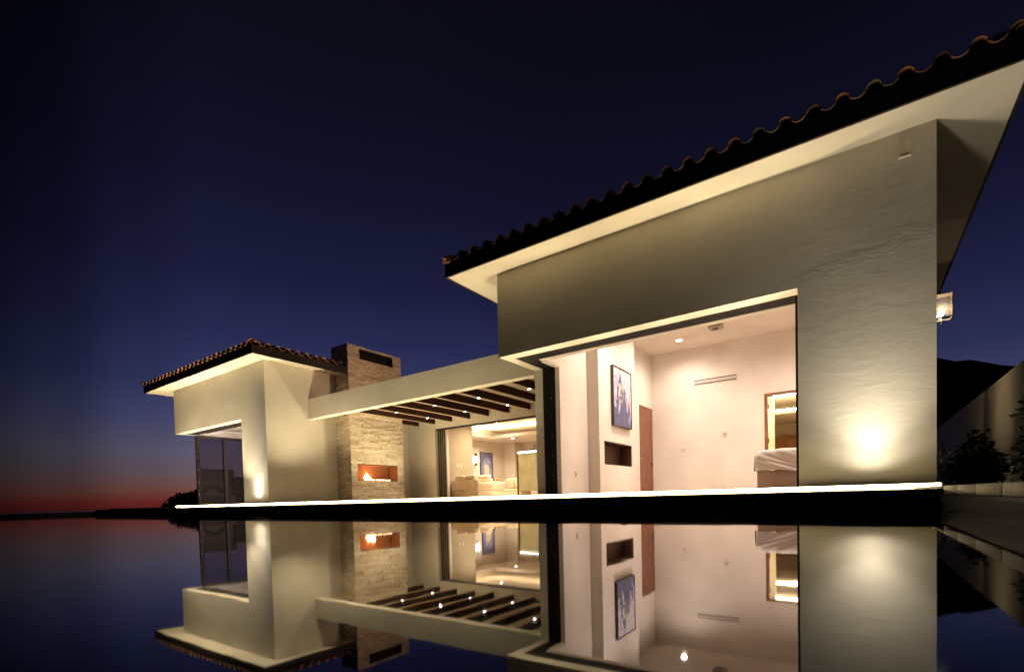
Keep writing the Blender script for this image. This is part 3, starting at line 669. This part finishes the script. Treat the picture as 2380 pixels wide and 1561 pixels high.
# bed with wrinkled duvet
bed = thing('bed', 'high bed with rumpled white duvet on a taupe base seen through the open bedroom', 'bed', (-.7, 11.3, FL))
MB().bev(-1.57, .3, 10.33, 12.6, FL+.012, .57, .02).build('bed_base', M['bedbase'], bed)
nxd, nd = 90, 46; vs = []
prof_len = 2.3+.40
for j in range(nd+1):
    t_ = j/nd
    for i in range(nxd+1):
        sx = i/nxd; x = -1.60+1.92*sx
        edge = min(1, (sx*1.92)/.14); rnd_e = math.sqrt(max(0, 1-(1-edge)**2))
        if t_ < .5:      # front face, bottom -> top
            q = t_/.5; zb = .575+.012*math.sin(x*9)+.02*math.sin(x*3.1+1)
            z = zb+(.965-zb)*q; y = 10.30
            fold = .030*math.sin((x*1.0+z*1.25)*13+1.5*math.sin(x*3))*(1-q*.65)+.014*math.sin((x*.8+z*1.9)*31+2*math.sin(z*9))*(1-q*.5)
            y -= fold+.02
            rr = .09
            if q > .75: a = (q-.75)/.25*math.pi/2; z = .965-rr*(1-math.sin(a))*1.0; y += rr*(1-math.cos(a))
        else:
            q = (t_-.5)/.5; y = 10.37+q*2.2; z = .965+.012*math.sin(x*5+y*3)+.008*math.sin(x*14+y*9)
        z2 = z if t_ < .5 and z < .8 else z-.085*(1-rnd_e)
        vs.append((x, y+(.07*(1-rnd_e) if t_ < .5 else 0), z2))
fs = [(j*(nxd+1)+i, j*(nxd+1)+i+1, (j+1)*(nxd+1)+i+1, (j+1)*(nxd+1)+i) for j in range(nd) for i in range(nxd)]
# left skirt
b0 = len(vs)
for j in range(nd+1):
    v = vs[j*(nxd+1)]; vs.append((v[0]-.012, v[1]+.0, v[2])); vs.append((v[0]-.02+.012*math.sin(v[1]*9), v[1]+.01, .575))
fs += [(b0+2*j, b0+2*j+2, b0+2*j+3, b0+2*j+1) for j in range(nd//2, nd)]
MB().add(vs, fs, 0, True).build('duvet', M['linen'], bed)

# ================================================================ living room things
def sofa(name, label, x0, x1, y0, y1, seat, back, face=1, cushions=2, arms=(True, True)):
    """face=+1: back toward the viewer (low y); face=-1: seat toward the viewer"""
    t = thing(name, label, 'sofa', ((x0+x1)/2, (y0+y1)/2, FL))
    by0, by1 = (y0, y0+.2) if face > 0 else (y1-.2, y1)
    MB().bev(x0, x1, y0+.02, y1-.02, FL+.02, seat-.13, .03).build('base', M['sofa'], t)
    MB().bev(x0+.02, x1-.02, by0, by1, seat-.14, back, .05).build('backrest', M['sofa'], t)
    a = .16
    if arms[0]: MB().bev(x0, x0+a, y0+.01, y1-.01, seat-.14, back-.10, .05).build('armrest', M['sofa'], t)
    if arms[1]: MB().bev(x1-a, x1, y0+.01, y1-.01, seat-.14, back-.10, .05).build('armrest', M['sofa'], t)
    w_ = (x1-x0-2*a)/cushions
    for k in range(cushions):
        xa = x0+a+k*w_+.01
        MB().bev(xa, xa+w_-.02, y0+.08, y1-.08, seat-.13, seat+.02, .05).build('seat_cushion', M['sofa'], t)
        ya = by0+.06 if face > 0 else by0-.2
        MB().bev(xa, xa+w_-.02, ya-.04, ya+.20, (back-.04 if face > 0 else seat+.02), back+(.16 if face > 0 else .04), .07).build('back_cushion', M['sofa'], t)
    return t
def sofa_simple(*a, **k): return sofa(*a, **k)
sofa('sofa', 'cream sofa turned with its back to the courtyard in front of the olive wall', -12.28, -11.02, 13.55, 14.45, .62, .90, 1, 2)
sofa('sofa', 'pale cream sofa end with one loose cushion beneath the arched painting', -12.52, -11.66, 15.2, 16.1, .62, .98, 1, 1)
s3 = sofa('sofa', 'cream sofa facing the pool in front of the far living room wall', -13.15, -11.88, 17.5, 18.4, .60, 1.06, -1, 2)
for (x, l, m_) in ((-13.02, 'dark striped throw pillow leaning at the left end of the far sofa', 'pillow_dark'), (-12.12, 'cream throw pillow at the right end of the far sofa', 'sofa')):
    o = MB().bev(x-.13, x+.13, 17.62, 17.74, .64, .98, .055).build('throw_pillow', M[m_]); tag(o, l, 'pillow')
def wire_table(label, x0, x1, y0, y1, zt, ):
    t = thing('side_table', label, 'side table', ((x0+x1)/2, (y0+y1)/2, FL), 'nesting wire side tables')
    r = .012
    boxes((x0, x1, y0, y1, zt-.012, zt)).build('tabletop', M['metal'], t)
    for x in (x0, x1):
        for y in (y0, y1): boxes((x-r, x+r, y-r, y+r, FL+.012, zt-.012)).build('leg', M['metal'], t)
    boxes((x0, x1, y0-r, y0+r, FL+.014, FL+.03), (x0, x1, y1-r, y1+r, FL+.014, FL+.03)).build('base_rail', M['metal'], t)
wire_table('taller black wire side table in front of the far cream sofa', -12.92, -12.26, 16.3, 16.7, .775)
wire_table('lower black wire side table tucked right of the taller one', -12.50, -11.90, 16.1, 16.26, .60)
v = thing('flower_vase', 'orange flowers in a small vase on the taller wire table', 'vase', (-12.35, 16.5, .775))
MB().lathe(-12.35, 16.5, [(.0001, .776), (.03, .778), (.045, .83), (.022, .89), (.028, .91)], 14).build('vase', M['plate'], v)
fl = MB(); rq = random.Random(5)
for k in range(26):
    a = rq.random()*6.28; r_ = rq.random()*.07; fl.lathe(-12.35+r_*math.cos(a), 16.5+r_*math.sin(a), [(.0001, .90+rq.random()*.12), (.022, .93+rq.random()*.1), (.0001, .97+rq.random()*.08)], 6)
fl.build('flowers', M['flower'], v)
b = MB().lathe(-12.49, 16.45, [(.0001, .776), (.035, .778), (.035, .98), (.012, 1.03), (.012, 1.13), (.0001, 1.13)], 14).build('bottle', M['metal']); tag(b, 'tall dark bottle on the wire table left of the flowers', 'bottle')
b = MB().lathe(-12.45, 16.18, [(.0001, .602), (.05, .602), (.085, .66), (.08, .66), (.0001, .62)], 16).build('bowl', M['metal']); tag(b, 'small dark bowl on the lower wire side table', 'bowl')
t = thing('wall_sconce', 'living room wall lamp, white glowing cylinder between two brown bands', 'wall lamp', (-13.95, 17.03, 1.9))
MB().lathe(-13.9, 17.05, [(.055, 1.83), (.062, 1.9), (.062, 2.02), (.055, 2.09)], 16).build('lamp_shade', M['bulb'], t)
MB().lathe(-13.9, 17.05, [(.0001, 2.09), (.06, 2.09), (.06, 2.24), (.0001, 2.24)], 16).lathe(-13.9, 17.05, [(.0001, 1.70), (.06, 1.70), (.06, 1.83), (.0001, 1.83)], 16).build('band', M['brass'], t)
t = thing('light_switch', 'pair of square white switches on the olive living room wall', 'switch', (-12.3, 13.97, 1.48))
boxes((-12.299, -12.288, 13.93, 14.03, 1.44, 1.53)).build('switch_plate', M['plate'], t)
boxes((-12.299, -12.288, 14.12, 14.22, 1.43, 1.52)).build('switch_plate', M['plate'], t)
t = thing('glass_panel', 'olive gold translucent panel lit by a white bar along its top edge', 'glass panel', (-11.2, 17.0, 1.2))
boxes((-11.60, -10.72, 17.0, 17.03, .48, 2.05)).build('panel', mat('gold_glass', (.22, .19, .085), .35, coat=.3, var=(2, .25)), t)
boxes((-11.66, -11.61, 16.97, 17.05, .30, 2.16), (-11.61, -10.70, 16.98, 17.04, 2.125, 2.15)).build('panel_frame', M['brass'], t)
boxes((-11.60, -10.70, 16.965, 16.995, 2.05, 2.12)).build('light_bar', M['bar'], t)
t = thing('desk_lamp', 'dark angled lamp perched on the top edge of the lit olive panel', 'lamp', (-10.85, 17, 2.15))
MB().tube([(-10.95, 17, 2.17), (-10.80, 17, 2.20), (-10.74, 17, 2.35)], .02).build('lamp_arm', M['metal'], t)
MB().bev(-11.0, -10.82, 16.95, 17.05, 2.151, 2.19, .01).build('lamp_base', M['metal'], t)

# ================================================================ lantern on right wall
t = thing('wall_lantern', 'glass box lantern glowing on the right side wall of the bedroom block', 'lantern', (.85, 8.05, 2.4))
lx0, lx1, ly0, ly1, lz0, lz1 = .775, .945, 8.0, 8.14, 2.235, 2.52
mb = MB(); r = .006
for x in (lx0, lx1):
    for y in (ly0, ly1): mb.box(x-r, x+r, y-r, y+r, lz0, lz1)
for z in (lz0, lz1):
    mb.box(lx0+r, lx1-r, ly0-r, ly0+r, z-r, z+r); mb.box(lx0+r, lx1-r, ly1-r, ly1+r, z-r, z+r); mb.box(lx0-r, lx0+r, ly0+r, ly1-r, z-r, z+r); mb.box(lx1-r, lx1+r, ly0+r, ly1-r, z-r, z+r)
mb.box(.757, .775, 8.03, 8.11, 2.15, 2.62); mb.box(lx0+.006, lx1-.006, ly0+.006, ly1-.006, lz1-.004, lz1+.004); mb.tube([(.845, 8.07, 2.52), (.845, 8.07, 2.60), (.78, 8.07, 2.60)], .006); mb.tube([(.845, 8.07, 2.235), (.845, 8.07, 2.15)], .004)
mb.build('lantern_frame', mat('nickel', (.5, .42, .33), .25, .9), t)
boxes((lx0+.01, lx1-.01, ly0-.001, ly0+.001, lz0+.01, lz1-.01), (lx0+.01, lx1-.01, ly1-.001, ly1+.001, lz0+.01, lz1-.01), (lx1-.001, lx1+.001, ly0+.01, ly1-.01, lz0+.01, lz1-.01)).build('pane', M['lampglass'], t)
MB().lathe(.845, 8.07, [(.0001, 2.27), (.016, 2.28), (.024, 2.30), (.015, 2.33), (.0001, 2.345)], 14).build('bulb', M['bulb'], t)
lamp('POINT', 'light', (.845, 8.07, 2.315), 34, (1, .78, .5), t, shadow_soft_size=.03)
lan2 = copy_tree(t); lan2.location.y += 6.4; lan2['label'] = 'added second box lantern on the side wall, unseen behind the house corner'  # added unseen copy that lights the far garden wall and side soffit
for ch in lan2.children:
    if ch.type == 'LIGHT': ch.data = ch.data.copy(); ch.data.energy = 70

# ================================================================ pool side wall, garden wall
t = thing('pool_side_wall', 'low black tiled pool wall with wet beige stone coping at the right edge', 'pool wall', (.7, 0, 0))
mb = boxes((.53, .93, -9, 5.27, -1, .112)); mb.build('tiled_wall', M['mosaic'], t)
cp = MB(); y = -3.
while y < 7.15:
    y2 = min(y+.6, 7.15); cp.bev(.515, .95, y+.003, y2-.003, .113 if y2 < 5.3 else .158, .178, .007); y += .6
cp.build('coping', M['coping'], t)
gw = boxes((2.5, 2.72, 1.5, 46, -.5, 2.47)).build('garden_wall', M['stucco']); tag(gw, 'long tall stucco garden wall receding behind the plants on the right', 'wall')

def leafy(name, label, cx_, cy_, z0, blobs, nleaf, size, mt, seed, group=None, stems=3):
    rr = random.Random(seed); t = thing(name, label, 'plant' if group is None else 'bush', (cx_, cy_, z0), group)
    sm = MB()
    for (bx, by, bz, br) in blobs:
        sm.tube([(cx_+rr.uniform(-.05, .05), cy_+rr.uniform(-.05, .05), z0), (cx_+bx*.5+rr.uniform(-.05, .05), cy_+by*.5, z0+(bz)*.55), (cx_+bx, cy_+by, z0+bz)], [.018, .012, .005], 6)
    sm.build('stem', M['wood_door'], t)
    lf = MB()
    tot = sum(b_[3]**2 for b_ in blobs)
    for (bx, by, bz, br) in blobs:
        for k in range(int(nleaf*br*br/tot)):
            u = Vector((rr.gauss(0, 1), rr.gauss(0, 1), rr.gauss(0, 1))).normalized()*br*(rr.random()**.45)
            p = Vector((cx_+bx, cy_+by, z0+bz))+u
            if p.z < z0+.02: p.z = z0+.02+rr.random()*.1
            d = (u.normalized()+Vector((rr.uniform(-.8, .8), rr.uniform(-.8, .8), rr.uniform(-.9, .3)))).normalized()
            s_ = d.cross(Vector((rr.random()-.5, rr.random()-.5, rr.random()))).normalized(); L_ = size*rr.uniform(.6, 1.3); w_ = L_*.32
            nrm = d.cross(s_)
            lf.add([p, p+d*L_*.45+s_*w_+nrm*L_*.08, p+d*L_, p+d*L_*.45-s_*w_+nrm*L_*.08], [(0, 1, 2, 3)], 0, False, rr.random())
    lf.build('foliage', mt, t)
    return t
leafy('garden_shrub', 'thin sparse shrub nearest the house corner against the garden wall', 1.5, 13.6, .12, [(-.02, .3, .75, .09), (.02, -.1, .40, .16), (0, .1, .2, .20), (-.03, .75, .98, .07), (.02, .15, .58, .1)], 260, .09, M['leaf'], 1)
leafy('garden_shrub', 'dense round dark shrub in the middle of the garden bed', 1.5, 10.35, .12, [(0, 0, .30, .34), (0, .30, .36, .24), (0, -.25, .32, .28), (0, .1, .62, .20), (0, -.05, .82, .10)], 2400, .075, M['leaf'], 2)
leafy('garden_shrub', 'tall broad leafed plant at the right edge of the picture', 1.62, 7.75, .12, [(0, .05, .80, .17), (0, -.1, .50, .20), (0, .15, .30, .22), (0, -.35, .3, .26), (0, -.05, .93, .11)], 900, .085, M['leaf'], 3)
# scrub by the far pavilion and beyond
for i, (x, y, z0, bl, lb) in enumerate(((-29.2, 12.2, -1.4, [(0, 0, 1.6, 1.0), (1.4, .3, 1.9, 1.0), (-1.2, 0, 1.4, .9), (.2, .1, 2.05, .6), (-.9, .1, 1.95, .5), (2.6, .3, 1.8, 1.1), (-2.0, 0, .9, .8), (3.8, .3, 1.5, 1.2)], 'dark scrub bush right beside the far glazed corner against the sunset'), (-32.3, 12.3, -1.4, [(0, 0, 1.3, .9), (.9, .2, 1.55, .8), (-.9, 0, 1.0, .8), (.2, 0, 1.9, .45), (-.5, .1, 1.65, .4), (-1.7, 0, .7, .7)], 'lower dark scrub bush left of the far pavilion against the sunset'))):
    leafy('scrub_bush', lb, x, y, z0, bl, 9000, .17, M['leaf_dark'], 11+i, 'bushes beyond the far pavilion')

# ---------------------------------------------------------------- lounge furniture beyond the far glass
def arch_chair(label, x, y, w_, h_, z0=FL):
    t = thing('lounge_chair', label, 'chair', (x, y, z0))
    mb = MB(); pts = []
    for k in range(15):
        a = math.pi*k/14; pts.append((x, y-math.cos(a)*w_/2, z0+math.sin(a)**.8*h_))
    mb.tube(pts, .085, 8); mb.box(x-.5, x+.35, y-w_/2, y+w_/2, z0+.28, z0+.34)
    mb.build('chair_frame', M['wicker'], t)
    MB().bev(x-.45, x+.25, y-w_/2+.06, y+w_/2-.06, z0+.345, z0+.46, .04).build('seat_cushion', M['cloud'], t)
arch_chair('dark arched wicker lounge chair beyond the left pane of the far glass', -21.4, 9.35, .95, .75)
t = thing('daybed', 'low patio daybed with pale throw behind the dark arched chair', 'daybed', (-22.5, 10.4, FL))
MB().bev(-23.0, -22.0, 9.3, 12.2, FL, .62, .05).build('base', M['wicker'], t)
MB().bev(-22.95, -22.05, 9.35, 12.15, .62, .80, .06).build('mattress', M['cloud'], t)
MB().bev(-21.98, -21.75, 10.3, 10.8, .62, 1.42, .1).build('backrest', M['wicker'], t)
MB().bev(-22.5, -22.02, 9.6, 10.3, .805, .92, .05).build('throw_blanket', M['linen'], t)
t = boxes((-21.98, -21.86, 9.10, 10.42, -.5, 1.72)).build('privacy_wall', M['cloud']); tag(t, 'dim grey low wall beyond the far terrace furniture', 'wall')
# small leaf lying on the pool ledge
o = MB().add([(-2.23, 5.272, .158), (-2.17, 5.28, .170), (-2.10, 5.275, .159), (-2.17, 5.33, .161)], [(0, 1, 2), (0, 3, 1), (1, 3, 2), (0, 2, 3)]).build('fallen_leaf', M['leaf_dark']); tag(o, 'tiny dark fallen leaf on the pool ledge below the light strip', 'leaf')
